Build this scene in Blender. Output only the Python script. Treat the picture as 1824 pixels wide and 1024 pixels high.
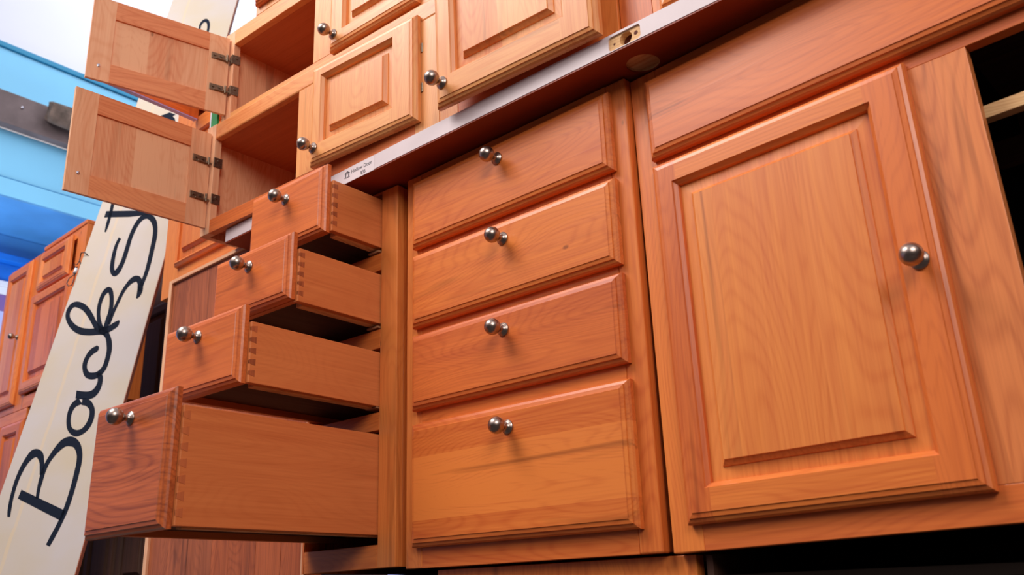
import bpy, bmesh, math, random
from mathutils import Vector, Matrix, Euler
random.seed(7)
for o in list(bpy.data.objects): bpy.data.objects.remove(o, do_unlink=True)
SC = bpy.context.scene
COL = SC.collection

# ------------------------------------------------------------------ camera
CAM = Vector((1.24559, -1.09962, -0.0452))
YAW, PITCH, ROLL, FPX = 0.7363, 0.3268, -0.0344, 1601.4
_d = Vector((-math.sin(YAW)*math.cos(PITCH), math.cos(YAW)*math.cos(PITCH), math.sin(PITCH)))
_r = Vector((math.cos(YAW), math.sin(YAW), 0)); _u = _r.cross(_d)
_r2 = math.cos(ROLL)*_r + math.sin(ROLL)*_u; _u2 = -math.sin(ROLL)*_r + math.cos(ROLL)*_u
cd = bpy.data.cameras.new('camera'); cam = bpy.data.objects.new('camera', cd); COL.objects.link(cam)
cam.matrix_world = Matrix.Translation(CAM) @ Matrix((( _r2.x, _u2.x, -_d.x), (_r2.y, _u2.y, -_d.y), (_r2.z, _u2.z, -_d.z))).to_4x4()
cd.sensor_width = 36; cd.lens = FPX*36/1824; cd.clip_start = .02
cd.dof.use_dof = True; cd.dof.focus_distance = 1.7; cd.dof.aperture_fstop = 7.0
SC.camera = cam
def ray(px, py): return _d + _r2*((px-912)/FPX) + _u2*((512-py)/FPX)

# ------------------------------------------------------------------ world and light
SC.view_settings.view_transform = 'Standard'; SC.view_settings.look = 'None'
SC.view_settings.exposure = 0.14; SC.view_settings.gamma = 1.0; SC.view_settings.use_curve_mapping = False
w = bpy.data.worlds.new('world'); SC.world = w; w.use_nodes = True
wn = w.node_tree; bg = wn.nodes['Background']
bg.inputs[0].default_value = (.97, .90, .95, 1); bg.inputs[1].default_value = 0.50
def area(name, loc, target, size, power, color):
    l = bpy.data.lights.new(name, 'AREA'); l.shape = 'RECTANGLE'; l.size, l.size_y = size; l.energy = power; l.color = color
    o = bpy.data.objects.new(name, l); COL.objects.link(o); o.location = loc
    o.rotation_euler = (Vector(target)-Vector(loc)).to_track_quat('-Z', 'Y').to_euler(); return o
area('ceiling_light', (-1.3, -2.1, 3.5), (-0.1, 0, .5), (2.2, 1.4), 135, (1, .94, .90))
area('added_fill_light', (3.2, -2.6, 2.4), (-.3, 0, .5), (1.8, 1.8), 76, (1, .92, .86))  # added fill lamp, brightens the drawer sides and open doors facing right
area('soffit_fill_light', (-3.9, -.6, .9), (-4.6, 1.0, 2.35), (.9, .5), 15, (.85, .92, 1)).data.spread = math.radians(95)  # added lamp out of view, lifts the underside of the left soffit
area('hall_light', (-2.6, 1.5, 4.6), (-4.4, 1.0, 2.4), (2.5, 2.5), 62, (.93, .96, 1))

# ------------------------------------------------------------------ materials
def srgb(*c):
    f = lambda v: (v/255/12.92) if v/255 <= .04045 else ((v/255+.055)/1.055)**2.4
    return tuple(f(v) for v in c)+(1,)
def nt(name):
    m = bpy.data.materials.new(name); m.use_nodes = True
    t = m.node_tree; return m, t, t.nodes['Principled BSDF']
def plain(name, col, rough=.6, metal=0, noise=0, scale=20, spec=.5):
    m, t, b = nt(name); b.inputs['Roughness'].default_value = rough; b.inputs['Metallic'].default_value = metal
    b.inputs['Specular IOR Level'].default_value = spec
    if noise:
        tc = t.nodes.new('ShaderNodeTexCoord'); n = t.nodes.new('ShaderNodeTexNoise'); n.inputs['Scale'].default_value = scale; n.inputs['Detail'].default_value = 6
        t.links.new(tc.outputs['Object'], n.inputs['Vector'])
        r = t.nodes.new('ShaderNodeValToRGB'); r.color_ramp.elements[0].position = .3; r.color_ramp.elements[1].position = .7
        r.color_ramp.elements[0].color = tuple(c*(1-noise) for c in col[:3])+(1,); r.color_ramp.elements[1].color = tuple(min(1, c*(1+noise*.6)) for c in col[:3])+(1,)
        t.links.new(n.outputs['Fac'], r.inputs['Fac']); t.links.new(r.outputs['Color'], b.inputs['Base Color'])
    else: b.inputs['Base Color'].default_value = col
    return m
_wood = {}
def wood(tone, axis, stave=0.0, stave_axis=None):
    """tone: (light, dark, streak amount, ring strength, roughness)"""
    key = (tone, axis, stave, stave_axis)
    if key in _wood: return _wood[key]
    light, dark, streak, rings, rough = TONES[tone]
    m, t, b = nt('wood_%s_%s%s' % (tone, axis, '_boards' if stave else ''))
    N = t.nodes.new; L = t.links.new
    def math_(op, a, bb=None, c=None):
        n = N('ShaderNodeMath'); n.operation = op
        for i, v in enumerate((a, bb, c)):
            if v is None: continue
            if isinstance(v, (int, float)): n.inputs[i].default_value = v
            else: L(v, n.inputs[i])
        return n.outputs[0]
    tc = N('ShaderNodeTexCoord'); oi = N('ShaderNodeObjectInfo')
    vm = N('ShaderNodeVectorMath'); vm.operation = 'ADD'
    cx = N('ShaderNodeCombineXYZ')
    L(math_('MULTIPLY', oi.outputs['Random'], 7.3), cx.inputs[0]); L(math_('MULTIPLY', oi.outputs['Random'], 13.1), cx.inputs[1]); L(math_('MULTIPLY', oi.outputs['Random'], 23.7), cx.inputs[2])
    L(tc.outputs['Object'], vm.inputs[0]); L(cx.outputs[0], vm.inputs[1])
    vec = vm.outputs[0]
    var = math_('SUBTRACT', oi.outputs['Random'], .5)
    if stave:
        sp = N('ShaderNodeSeparateXYZ'); L(tc.outputs['Object'], sp.inputs[0])
        s = sp.outputs['XYZ'.index(stave_axis.upper())]
        idx = math_('FLOOR', math_('DIVIDE', math_('ADD', s, math_('MULTIPLY', oi.outputs['Random'], 1.7)), stave))
        wnz = N('ShaderNodeTexWhiteNoise'); wnz.noise_dimensions = '1D'; L(math_('ADD', idx, math_('MULTIPLY', oi.outputs['Random'], 31)), wnz.inputs['W'])
        c2 = N('ShaderNodeCombineXYZ'); L(math_('MULTIPLY', wnz.outputs['Value'], 9), c2.inputs[0]); L(math_('MULTIPLY', wnz.outputs['Value'], 17), c2.inputs[1]); L(math_('MULTIPLY', wnz.outputs['Value'], 5), c2.inputs[2])
        v2 = N('ShaderNodeVectorMath'); v2.operation = 'ADD'; L(vec, v2.inputs[0]); L(c2.outputs[0], v2.inputs[1]); vec = v2.outputs[0]
        var = math_('SUBTRACT', wnz.outputs['Value'], .5)
    def mapping(across, along):
        mp = N('ShaderNodeMapping'); sc = [across]*3; sc['xyz'.index(axis)] = along
        mp.inputs['Scale'].default_value = sc; L(vec, mp.inputs['Vector']); return mp.outputs[0]
    def noise(v, detail=4, dist=0, rough_=.55):
        n = N('ShaderNodeTexNoise'); n.inputs['Scale'].default_value = 1; n.inputs['Detail'].default_value = detail; n.inputs['Distortion'].default_value = dist
        n.inputs['Roughness'].default_value = rough_; L(v, n.inputs['Vector']); return n.outputs['Fac']
    low = noise(mapping(5.5, .9), 2, .3)                    # contour field for cathedral figure
    ring = math_('MULTIPLY', math_('ADD', math_('SINE', math_('MULTIPLY', low, 330)), 1), .5)
    ring = math_('POWER', ring, 3.0)
    fib = noise(mapping(300, 6), 3)                          # fibres
    mid = noise(mapping(60, 2.6), 5, .5)
    big = noise(mapping(4, 1.2), 3, .6)
    f = math_('MULTIPLY', math_('SUBTRACT', fib, .5), .85)
    f = math_('ADD', f, math_('MULTIPLY', math_('SUBTRACT', mid, .5), 1.1))
    f = math_('ADD', f, math_('MULTIPLY', math_('SUBTRACT', big, .5), .85))
    f = math_('ADD', f, math_('MULTIPLY', ring, rings))
    f = math_('ADD', f, math_('MULTIPLY', var, .85 if stave else .30))
    f = math_('ADD', f, .26)
    ramp = N('ShaderNodeValToRGB'); e = ramp.color_ramp.elements
    e[0].position = 0; e[0].color = light; e[1].position = 1; e[1].color = dark
    L(f, ramp.inputs['Fac'])
    # mineral streaks and pin knots
    st = noise(mapping(26, 1.6), 3, .8)
    r2 = N('ShaderNodeValToRGB'); r2.color_ramp.elements[0].position = (.655-.05*streak); r2.color_ramp.elements[0].color = (0, 0, 0, 1); r2.color_ramp.elements[1].position = .76; r2.color_ramp.elements[1].color = (1, 1, 1, 1)
    L(st, r2.inputs['Fac'])
    vo = N('ShaderNodeTexVoronoi'); vo.inputs['Scale'].default_value = 1; L(mapping(13, 7), vo.inputs['Vector'])
    kn = N('ShaderNodeValToRGB'); kn.color_ramp.elements[0].position = .028; kn.color_ramp.elements[0].color = (1, 1, 1, 1); kn.color_ramp.elements[1].position = .055; kn.color_ramp.elements[1].color = (0, 0, 0, 1)
    L(vo.outputs['Distance'], kn.inputs['Fac'])
    wn2 = N('ShaderNodeTexWhiteNoise'); L(vo.outputs['Color'], wn2.inputs['Vector'])
    kk = math_('MULTIPLY', kn.outputs[0], math_('GREATER_THAN', wn2.outputs['Value'], .80))
    amt = math_('MINIMUM', math_('ADD', math_('MULTIPLY', r2.outputs[0], .65*streak), math_('MULTIPLY', kk, .6)), 1)
    mx = N('ShaderNodeMix'); mx.data_type = 'RGBA'
    L(amt, mx.inputs['Factor']); L(ramp.outputs[0], mx.inputs['A'])
    mx.inputs['B'].default_value = tuple(c*.28 for c in dark[:3])+(1,)
    L(mx.outputs['Result'], b.inputs['Base Color'])
    rr = math_('ADD', math_('MULTIPLY', mid, .18), rough-.09); L(rr, b.inputs['Roughness'])
    b.inputs['Specular IOR Level'].default_value = .5
    bp = N('ShaderNodeBump'); bp.inputs['Strength'].default_value = .12; bp.inputs['Distance'].default_value = .0006
    L(fib, bp.inputs['Height']); L(bp.outputs[0], b.inputs['Normal'])
    _wood[key] = m; return m
TONES = {
 'amber':  (srgb(234, 132, 60), srgb(194, 86, 34), 1.0, .22, .36),
 'honey':  (srgb(238, 144, 72), srgb(206, 102, 44), .8, .20, .36),
 'pale':   (srgb(240, 168, 102), srgb(216, 120, 60), .9, .24, .38),
 'rose':   (srgb(244, 188, 146), srgb(222, 142, 98), .6, .24, .48),
 'coral':  (srgb(238, 158, 108), srgb(208, 112, 66), .6, .26, .45),
 'maple':  (srgb(224, 136, 78), srgb(198, 104, 54), .6, .12, .42),
 'ruddy':  (srgb(226, 120, 56), srgb(182, 78, 34), .8, .20, .36),
 'figured':(srgb(210, 108, 54), srgb(130, 52, 26), 1.2, .32, .36),
 'mahogany': (srgb(206, 108, 56), srgb(140, 62, 30), 1.0, .25, .45),
 'curly':  (srgb(228, 134, 74), srgb(176, 84, 42), .9, .30, .40),
 'walnut': (srgb(190, 104, 62), srgb(120, 56, 32), 1.0, .22, .50),
 'inner':  (srgb(206, 116, 66), srgb(176, 88, 48), .3, .08, .6),
 'shade':  (srgb(84, 50, 32), srgb(44, 24, 16), .6, .1, .7),  # wood colour darkened to stand in for shade
 'ply':    (srgb(240, 196, 140), srgb(206, 140, 84), .6, .35, .7),
}
M_BLACK = plain('blackened_void_shade', srgb(26, 17, 12), .85, spec=.15)  # near-black colour standing in for the shade inside voids
M_HOLLOW = plain('lauan_skin', srgb(150, 54, 20), .5, noise=.12, scale=5)
M_PRIMER = plain('primed_door_edge', srgb(222, 206, 208), .5, noise=.05, scale=14)
M_MORT = wood('ply', 'x')
M_INK = plain('black_ink', srgb(40, 38, 48), .7)
M_BRONZE = plain('antique_bronze', srgb(140, 122, 104), .45, 1.0, noise=.3, scale=300)
M_CHROME = plain('screw_steel', srgb(200, 200, 215), .25, 1.0)
M_SIGNINK = plain('sign_lettering', srgb(22, 30, 46), .8, spec=.08)
M_CYAN = plain('cyan_painted_board', srgb(122, 196, 238), .6, noise=.05, scale=2)
M_BLUE = plain('deep_blue_paint', srgb(70, 140, 205), .6, noise=.2, scale=3)
M_BLUE2 = plain('bright_blue_paint', srgb(20, 110, 215), .45, noise=.25, scale=6)
M_WHITE = plain('white_wall_paint', srgb(222, 226, 240), .8, noise=.03, scale=1.5)
M_LAV = plain('lavender_wall_paint', srgb(176, 184, 236), .8, noise=.04, scale=2)
M_PURPLE = plain('purple_soffit_paint', srgb(120, 92, 158), .8)
M_TIMBER = plain('grey_timber', srgb(112, 98, 100), .85, noise=.28, scale=9)
M_BARK = plain('weathered_log', srgb(104, 88, 80), .9, noise=.5, scale=16)
M_FLOOR = plain('dark_concrete', srgb(52, 46, 44), .7, noise=.2, scale=4)
M_PLATE = plain('white_plastic_plate', srgb(226, 230, 245), .5)
M_GREEN = plain('green_paint', srgb(30, 140, 70), .6)
M_WIRE = plain('dark_wire', srgb(60, 56, 60), .4, .8)
# brushed nickel knobs
M_NICKEL = plain('brushed_nickel', srgb(176, 158, 148), .30, 1.0, noise=.12, scale=240)
# sign board paint: cream with a faint tan stain running along its length
def sign_mat():
    m, t, b = nt('cream_sign_paint'); N = t.nodes.new; L = t.links.new
    tc = N('ShaderNodeTexCoord'); sp = N('ShaderNodeSeparateXYZ'); L(tc.outputs['Object'], sp.inputs[0])
    n = N('ShaderNodeTexNoise'); n.inputs['Scale'].default_value = 5; n.inputs['Detail'].default_value = 6; L(tc.outputs['Object'], n.inputs['Vector'])
    r = N('ShaderNodeValToRGB'); r.color_ramp.elements[0].position = .35; r.color_ramp.elements[1].position = .7
    r.color_ramp.elements[0].color = srgb(184, 176, 174); r.color_ramp.elements[1].color = srgb(184, 170, 148); L(n.outputs['Fac'], r.inputs['Fac'])
    a = N('ShaderNodeMath'); a.operation = 'MULTIPLY_ADD'; L(n.outputs['Fac'], a.inputs[0]); a.inputs[1].default_value = .03; L(sp.outputs[0], a.inputs[2])
    c = N('ShaderNodeMath'); c.operation = 'COMPARE'; L(a.outputs[0], c.inputs[0]); c.inputs[1].default_value = -.185; c.inputs[2].default_value = .0045
    n2 = N('ShaderNodeMath'); n2.operation = 'MULTIPLY'; L(c.outputs[0], n2.inputs[0]); n2.inputs[1].default_value = .30
    mx = N('ShaderNodeMix'); mx.data_type = 'RGBA'; L(n2.outputs[0], mx.inputs['Factor']); L(r.outputs[0], mx.inputs['A']); mx.inputs['B'].default_value = srgb(214, 184, 132)
    L(mx.outputs['Result'], b.inputs['Base Color']); b.inputs['Roughness'].default_value = .6
    return m
M_SIGN = sign_mat()

# ------------------------------------------------------------------ helpers
BASE = {}
def tag(o, label=None, cat=None, group=None, kind=None):
    if label: o['label'] = label
    if cat: o['category'] = cat
    if group: o['group'] = group
    if kind: o['kind'] = kind
    return o
def thing(name, label, cat, frame, base, group=None):
    """Empty at group-local point base; parts are given in group-local coordinates."""
    o = bpy.data.objects.new(name, None); COL.objects.link(o); o.empty_display_size = .05
    o.matrix_world = frame @ Matrix.Translation(base); BASE[o.name] = Vector(base)
    return tag(o, label, cat, group)
def empty(name, parent, loc=(0, 0, 0), rotz=0, own=False):
    """Empty part. own=True: children use coordinates local to it, else the parent's."""
    o = bpy.data.objects.new(name, None); COL.objects.link(o); o.empty_display_size = .03; o.parent = parent
    o.location = Vector(loc)-BASE[parent.name]; o.rotation_euler = (0, 0, rotz)
    BASE[o.name] = Vector((0, 0, 0)) if own else Vector(loc)
    return o
def link(name, bm, mat, parent=None, label=None, smooth=False):
    me = bpy.data.meshes.new(name); bmesh.ops.recalc_face_normals(bm, faces=bm.faces)
    if parent is not None: bmesh.ops.translate(bm, verts=bm.verts, vec=-BASE[parent.name])
    bm.to_mesh(me); bm.free()
    for m in (mat if isinstance(mat, (list, tuple)) else [mat]): me.materials.append(m)
    if smooth:
        for p in me.polygons: p.use_smooth = True
    o = bpy.data.objects.new(name, me); COL.objects.link(o)
    if parent is not None: o.parent = parent; BASE[o.name] = BASE[parent.name]
    if label: o['label'] = label
    return o
def bx(bm, x0, x1, y0, y1, z0, z1, bev=0.0):
    vs = bmesh.ops.create_cube(bm, size=1)['verts']
    for v in vs: v.co = Vector(((x0+x1)/2+v.co.x*(x1-x0), (y0+y1)/2+v.co.y*(y1-y0), (z0+z1)/2+v.co.z*(z1-z0)))
    if bev:
        es = list({e for v in vs for e in v.link_edges})
        bmesh.ops.bevel(bm, geom=es, offset=bev, segments=2, affect='EDGES', profile=.5)
    return bm
def box(name, x0, x1, y0, y1, z0, z1, mat, parent=None, bev=.0012, label=None):
    return link(name, bx(bmesh.new(), x0, x1, y0, y1, z0, z1, bev), mat, parent, label)
def pl(prof, d):
    if d <= prof[0][0]: return prof[0][1]
    for (a, ha), (b, hb) in zip(prof, prof[1:]):
        if d <= b: return ha+(hb-ha)*(d-a)/(b-a)
    return prof[-1][1]
T = .019
OUTER = [(0, .0085), (.0025, .0120), (.0070, .0142), (.0078, .0164), (.0135, .0176), (.0145, T)]
STICK = [(0, .0065), (.0010, .0115), (.0060, .0165), (.0070, .0182), (.0076, T)]
def PANEL(b): return [(0, .0060), (b-.0085, .0066), (b-.0080, .0086), (b-.0010, .0148), (b-.0004, .0172)]
def gridpiece(name, xs, zs, hf, mat, parent, hb=None, label=None):
    """board with relief: front height hf(x,z) towards -y, back height hb(x,z)"""
    xs = sorted(set(round(x, 6) for x in xs)); zs = sorted(set(round(z, 6) for z in zs))
    bm = bmesh.new(); F = []; Bk = []
    for z in zs:
        F.append([bm.verts.new((x, -hf(x, z), z)) for x in xs]); Bk.append([bm.verts.new((x, -(hb(x, z) if hb else 0), z)) for x in xs])
    nx, nz = len(xs), len(zs)
    def quads(G, h):
        for j in range(nz-1):
            for i in range(nx-1):
                a, b, c, d = G[j][i], G[j][i+1], G[j+1][i+1], G[j+1][i]
                hm = h((xs[i]+xs[i+1])/2, (zs[j]+zs[j+1])/2)
                e1 = abs(-(a.co.y+c.co.y)/2-hm); e2 = abs(-(b.co.y+d.co.y)/2-hm)
                if abs(e1-e2) < 1e-7: bm.faces.new((a, b, c, d))
                elif e1 < e2: bm.faces.new((a, b, c)); bm.faces.new((a, c, d))
                else: bm.faces.new((a, b, d)); bm.faces.new((b, c, d))
    quads(F, hf)
    if hb: quads(Bk, hb)
    else: bm.faces.new([Bk[0][0], Bk[-1][0], Bk[-1][-1], Bk[0][-1]]) if False else None
    ring = lambda G: [G[0][i] for i in range(nx)]+[G[j][-1] for j in range(1, nz)]+[G[-1][i] for i in range(nx-2, -1, -1)]+[G[j][0] for j in range(nz-2, 0, -1)]
    rf, rb = ring(F), ring(Bk)
    for k in range(len(rf)):
        k2 = (k+1) % len(rf); bm.faces.new((rf[k], rf[k2], rb[k2], rb[k]))
    if not hb:
        bm.faces.new(rb)
        for v in [v for v in bm.verts if not v.link_faces]: bm.verts.remove(v)
    return link(name, bm, mat, parent, label)
def slab_front(name, x0, x1, z0, z1, y0, mat, parent, label=None):
    """drawer front with a moulded edge; back face at y0"""
    ins = [p[0] for p in OUTER]
    xs = [x0+i for i in ins]+[x1-i for i in ins]; zs = [z0+i for i in ins]+[z1-i for i in ins]
    h = lambda x, z: pl(OUTER, min(x-x0, x1-x, z-z0, z1-z))-y0
    hb = lambda x, z: -y0
    return gridpiece(name, xs, zs, h, mat, parent, hb, label)
def lathe(bm, prof, c, axis='y', seg=28, sign=-1):
    """prof (r, t) spun about an axis through c; t runs along sign*axis"""
    rings = []
    for r, t in prof:
        rg = []
        for k in range(seg):
            a = 2*math.pi*k/seg; u, v = r*math.cos(a), r*math.sin(a)
            p = {'y': (u, sign*t, v), 'x': (sign*t, u, v), 'z': (u, v, sign*t)}[axis]
            rg.append(bm.verts.new(Vector(c)+Vector(p)))
        rings.append(rg)
    for a, b in zip(rings, rings[1:]):
        for k in range(seg):
            k2 = (k+1) % seg; bm.faces.new((a[k], a[k2], b[k2], b[k]))
    bm.faces.new(rings[0]); bm.faces.new(rings[-1])
    return bm
KNOB = [(.0118, 0), (.0122, .0012), (.0118, .0024), (.0100, .0030), (.0096, .0036), (.0078, .0044), (.0052, .0072), (.0048, .0105), (.0056, .0130), (.0072, .0143)]
KNOB += [(.0142*math.sin(a), .0270-.0142*math.cos(a)) for a in [math.radians(q) for q in range(36, 180, 12)]]+[(.0006, .0412)]
def knob(x, y, z, parent, s=1.0, sign=-1):
    return link('knob', lathe(bmesh.new(), [(r*s, t*s) for r, t in KNOB], (x, y, z), sign=sign), M_NICKEL, parent, smooth=True, label='brushed nickel ball knob')
def raised_door(parent, W, H, mats, sl=.05, sr=.05, rb=.05, rt=.05, field=.026, back=True, x0=0, z0=0, y0=0, stave=.085, raised=True):
    """frame-and-panel door in the parent's coordinates, back at y0. mats=(stile tone, rail tone, panel tone)"""
    OX0, OX1, OZ0, OZ1 = sl, W-sr, rb, H-rt
    def h(x, z):
        x -= x0; z -= z0
        ho = pl(OUTER, min(x, W-x, z, H-z))
        dx = max(OX0-x, x-OX1, 0); dz = max(OZ0-z, z-OZ1, 0)
        return min(ho, pl(STICK, max(dx, dz)))-y0
    hb0 = lambda x, z: -y0
    so = [p[0] for p in OUTER]; si = [p[0] for p in STICK]
    ts, tr, tp = mats
    zb = [z0+i for i in so]+[z0+H-i for i in so]+[z0+OZ0-i for i in si]+[z0+OZ1+i for i in si]
    gridpiece('stile', [x0+i for i in so]+[x0+sl-i for i in si], zb, h, wood(ts, 'z'), parent, hb0)
    gridpiece('stile', [x0+W-i for i in so]+[x0+OX1+i for i in si], zb, h, wood(ts, 'z'), parent, hb0)
    gridpiece('rail', [x0+OX0, x0+OX1], [z0+i for i in so]+[z0+OZ0-i for i in si], h, wood(tr, 'x'), parent, hb0)
    gridpiece('rail', [x0+OX0, x0+OX1], [z0+H-i for i in so]+[z0+OZ1+i for i in si], h, wood(tr, 'x'), parent, hb0)
    P = PANEL(field); e = [p[0] for p in P]
    if raised: hp = lambda x, z: pl(P, min(x-x0-OX0, x0+OX1-x, z-z0-OZ0, z0+OZ1-z))-y0
    else: hp = lambda x, z: .0065-y0
    hbp = lambda x, z: .0045-y0
    gridpiece('panel', [x0+OX0+i for i in e]+[x0+OX1-i for i in e], [z0+OZ0+i for i in e]+[z0+OZ1-i for i in e], hp, wood(tp, 'z', stave, 'x'), parent, hbp)
def rigid(piv, R):
    p = Matrix.Translation(piv); return p @ Matrix(R).to_4x4() @ p.inverted()
I4 = Matrix.Identity(4)
GA = rigid((-.2, 0, .38), [[0.99848, -0.05368, -0.01237], [0.05378, 0.99852, 0.00845], [0.0119, -0.0091, 0.99989]])
GC = rigid((.75, 0, .38), [[0.99973, 0.00826, -0.02154], [-0.00782, 0.99976, 0.02068], [0.02171, -0.0205, 0.99955]])
GS = rigid((0, 0, .77), [[0.99992, -0.01205, 0.00404], [0.01205, 0.99993, 5e-05], [-0.00404, 0, 0.99999]])
GD = rigid((-.4, 0, .8), [[0.99871, -0.05045, 0.00508], [0.0505, 0.99866, -0.01097], [-0.00452, 0.01121, 0.99993]])
GR = rigid((.1, 0, .8), [[0.99901, -0.04041, 0.01879], [0.04118, 0.99826, -0.04213], [-0.01705, 0.04287, 0.99894]])
for g in (GA, GC, GS, GD, GR):       # exact orthonormal rotation
    q = g.to_3x3().to_quaternion(); q.normalize()

# ------------------------------------------------------------------ setting
def struct(name, bm, m, label=None):
    o = link(name, bm, m); o['kind'] = 'structure'
    if label: o['label'] = label
    return o
FZ = -.95
struct('floor', bx(bmesh.new(), -14, 14, -14, 6, FZ-.1, FZ), M_FLOOR, 'dark concrete floor of the salvage hall')
wall_ang = math.radians(93.337)
WL = Matrix.Translation((-4.2, 0, 0)) @ Matrix.Rotation(wall_ang, 4, 'Z')     # local x runs along the wall (+y world), local y<0 faces +x world
def wbox(s0, s1, o0, o1, z0, z1, bm=None, bev=.004):
    """s along wall, o = distance out of the wall plane towards the hall"""
    bm = bm or bmesh.new(); return bx(bm, s0, s1, -o1, -o0, z0, z1, bev)
def wstruct(name, bm, m, label):
    o = struct(name, bm, m, label); o.matrix_world = WL; return o
S0, S1 = -4, 6
wstruct('wall_left', wbox(S0, S1, -.30, 0, 3.27, 6.0), M_WHITE, 'white upper wall above the cyan board')
wstruct('trim_1', wbox(S0, S1, -.28, .015, 3.235, 3.27), plain('teal_trim', srgb(20, 130, 175), .6), 'thin dark teal strip under the white upper wall')
wstruct('trim_2', wbox(S0, S1, -.30, .0, 2.93, 3.235), M_CYAN, 'wide pale cyan fascia board')
beam = wstruct('beam', wbox(S0, S1, -.02, .05, 2.72, 2.93), M_TIMBER, 'grey weathered timber beam along the left wall')
wstruct('trim_3', wbox(S0, S1, -.30, -.03, 2.415, 2.72), M_CYAN, 'pale cyan board below the timber beam')
wstruct('trim_4', wbox(S0, S1, -.30, -.02, 2.295, 2.408), M_CYAN, 'lowest pale cyan board over the dark soffit')
wstruct('ceiling', wbox(S0, S1, -.66, -.022, 2.284, 2.2945, bev=0), M_BLUE, 'dark blue soffit under the cyan boards')
wstruct('trim_5', wbox(S0, S1, -.66, -.62, 2.136, 2.2835), M_BLUE, 'dark blue wall strip under the soffit')
wstruct('trim_6', wbox(S0, S1, -.66, -.55, 2.09, 2.135), M_BLUE2, 'bright blue rail along the wall')
wstruct('trim_7', wbox(S0, S1, -.66, -.62, 1.969, 2.0895), M_BLUE2, 'bright blue wall strip above the white ledge')
wstruct('trim_8', wbox(S0, S1, -.66, -.60, 1.93, 1.968), M_WHITE, 'white ledge moulding')
wstruct('trim_9', wbox(S0, S1, -.66, -.61, 1.88, 1.93), M_WHITE, 'lower white moulding of the ledge')
wstruct('trim_10', wbox(S0, S1, -.66, -.615, 1.773, 1.88), M_PURPLE, 'purple band under the white ledge')
wstruct('wall_left_lower', wbox(S0, S1, -.72, -.62, FZ, 1.773), M_LAV, 'pale lavender wall behind the left cabinets')
struct('wall_front', bx(bmesh.new(), -14, 14, -14.2, -14, FZ, 5), plain('dim_hall_wall', srgb(120, 104, 100), .9), 'unseen dim wall behind the camera, added to cut low world light')  # out of view, added to cut world light near the horizon
struct('wall_right', bx(bmesh.new(), 9, 9.2, -14, 5, FZ, 4), bpy.data.materials['dim_hall_wall'], 'unseen dim wall on the far side of the hall, added to cut low world light')  # likewise unseen, added to keep low world light off the fronts
struct('wall_back', bx(bmesh.new(), -6, 5, 5.0, 5.2, FZ, 7), M_WHITE, 'white back wall far behind the cabinets')
# log stub fixed on the timber beam
bm = bmesh.new(); seg = 22; rg = []
for k, s in enumerate((.62, .64, .75, .95, 1.3)):
    r = (.066, .075, .077, .074, .076)[k]
    rg.append([bm.verts.new((s+.01*math.sin(a*3), -(.108+.6*r*math.cos(a)*(1+.05*math.sin(3*a+k))), 2.865-.007*k*0+r*math.sin(a)*(1+.05*math.cos(2*a+k)))) for a in [2*math.pi*q/seg for q in range(seg)]])
for a, b in zip(rg, rg[1:]):
    for q in range(seg): bm.faces.new((a[q], a[(q+1) % seg], b[(q+1) % seg], b[q]))
bm.faces.new(rg[0]); bm.faces.new(rg[-1])
lo = tag(link('log', bm, M_BARK, smooth=False), 'short weathered grey log fixed along the timber beam', 'log'); lo.matrix_world = WL
bs = tag(link('bolt', lathe(bmesh.new(), [(.008, 0), (.009, .006), (.001, .010)], (.485, -.05, 2.855), seg=10), M_CHROME), 'small steel bolt head in the grey timber beam', 'bolt'); bs.matrix_world = WL
# restroom plate on the lavender wall
rp = bpy.data.objects.new('restroom_sign', None); COL.objects.link(rp); rp.matrix_world = WL @ Matrix.Translation((.87, .62, 1.36)); BASE[rp.name] = Vector((0, 0, 0))
tag(rp, 'white restroom plate with a black standing man pictogram on lavender wall', 'sign')
box('plate', -.055, .095, -.006, 0, -.12, .12, M_PLATE, rp)
bm = bmesh.new(); bx(bm, .004, .036, -.0075, -.006, -.01, .05); bx(bm, -.006, .002, -.0075, -.006, -.005, .05); bx(bm, .038, .046, -.0075, -.006, -.005, .05)
bx(bm, .005, .018, -.0075, -.006, -.06, -.01); bx(bm, .022, .035, -.0075, -.006, -.06, -.01); lathe(bm, [(.0115, .006), (.0115, .0075)], (.020, 0, .066), seg=16)
link('pictogram', bm, M_INK, rp)
bm = bmesh.new(); bx(bm, .0, .07, -.0072, -.006, -.078, -.075); bx(bm, .012, .03, -.0072, -.006, -.098, -.090)
link('caption_bar', bm, M_INK, rp)

# ------------------------------------------------------------------ cabinet B : four closed drawers
def base_box(t, x0, x1, y0, y1, z0, z1, tone, inner='inner', ends=('z', 'z')):
    box('side_panel', x0, x0+.016, y0, y1, z0, z1, wood(tone, 'z'), t, 0)
    box('side_panel', x1-.016, x1, y0, y1, z0, z1, wood(tone, 'z'), t, 0)
    box('back_panel', x0+.016, x1-.016, y1-.008, y1, z0, z1, wood(inner, 'z'), t, 0)
    box('bottom_panel', x0+.016, x1-.016, y0, y1-.008, z0+.012, z0+.026, wood(inner, 'x'), t, 0)
    box('top_panel', x0+.016, x1-.016, y0, y1-.008, z1-.016, z1-.001, wood(inner, 'x'), t, 0)
t = thing('drawer_cabinet', 'amber wood base cabinet with four closed drawers in its middle', 'cabinet', I4, (.246, .28, 0))
BT = .7585
base_box(t, -.026, .505, .019, .56, .002, BT, 'amber')
box('stile', -.029, .014, 0, .019, 0, BT, wood('honey', 'z'), t, .0015)
box('stile', .476, .5160, 0, .019, 0, BT, wood('amber', 'z'), t, .0025)
ZB = [(.5963, .7393), (.4347, .5815), (.2763, .4195), (.0343, .2514)]
gaps = [(.722, BT), (.565, .612), (.403, .452), (.235, .293), (0, .052)]
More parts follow.
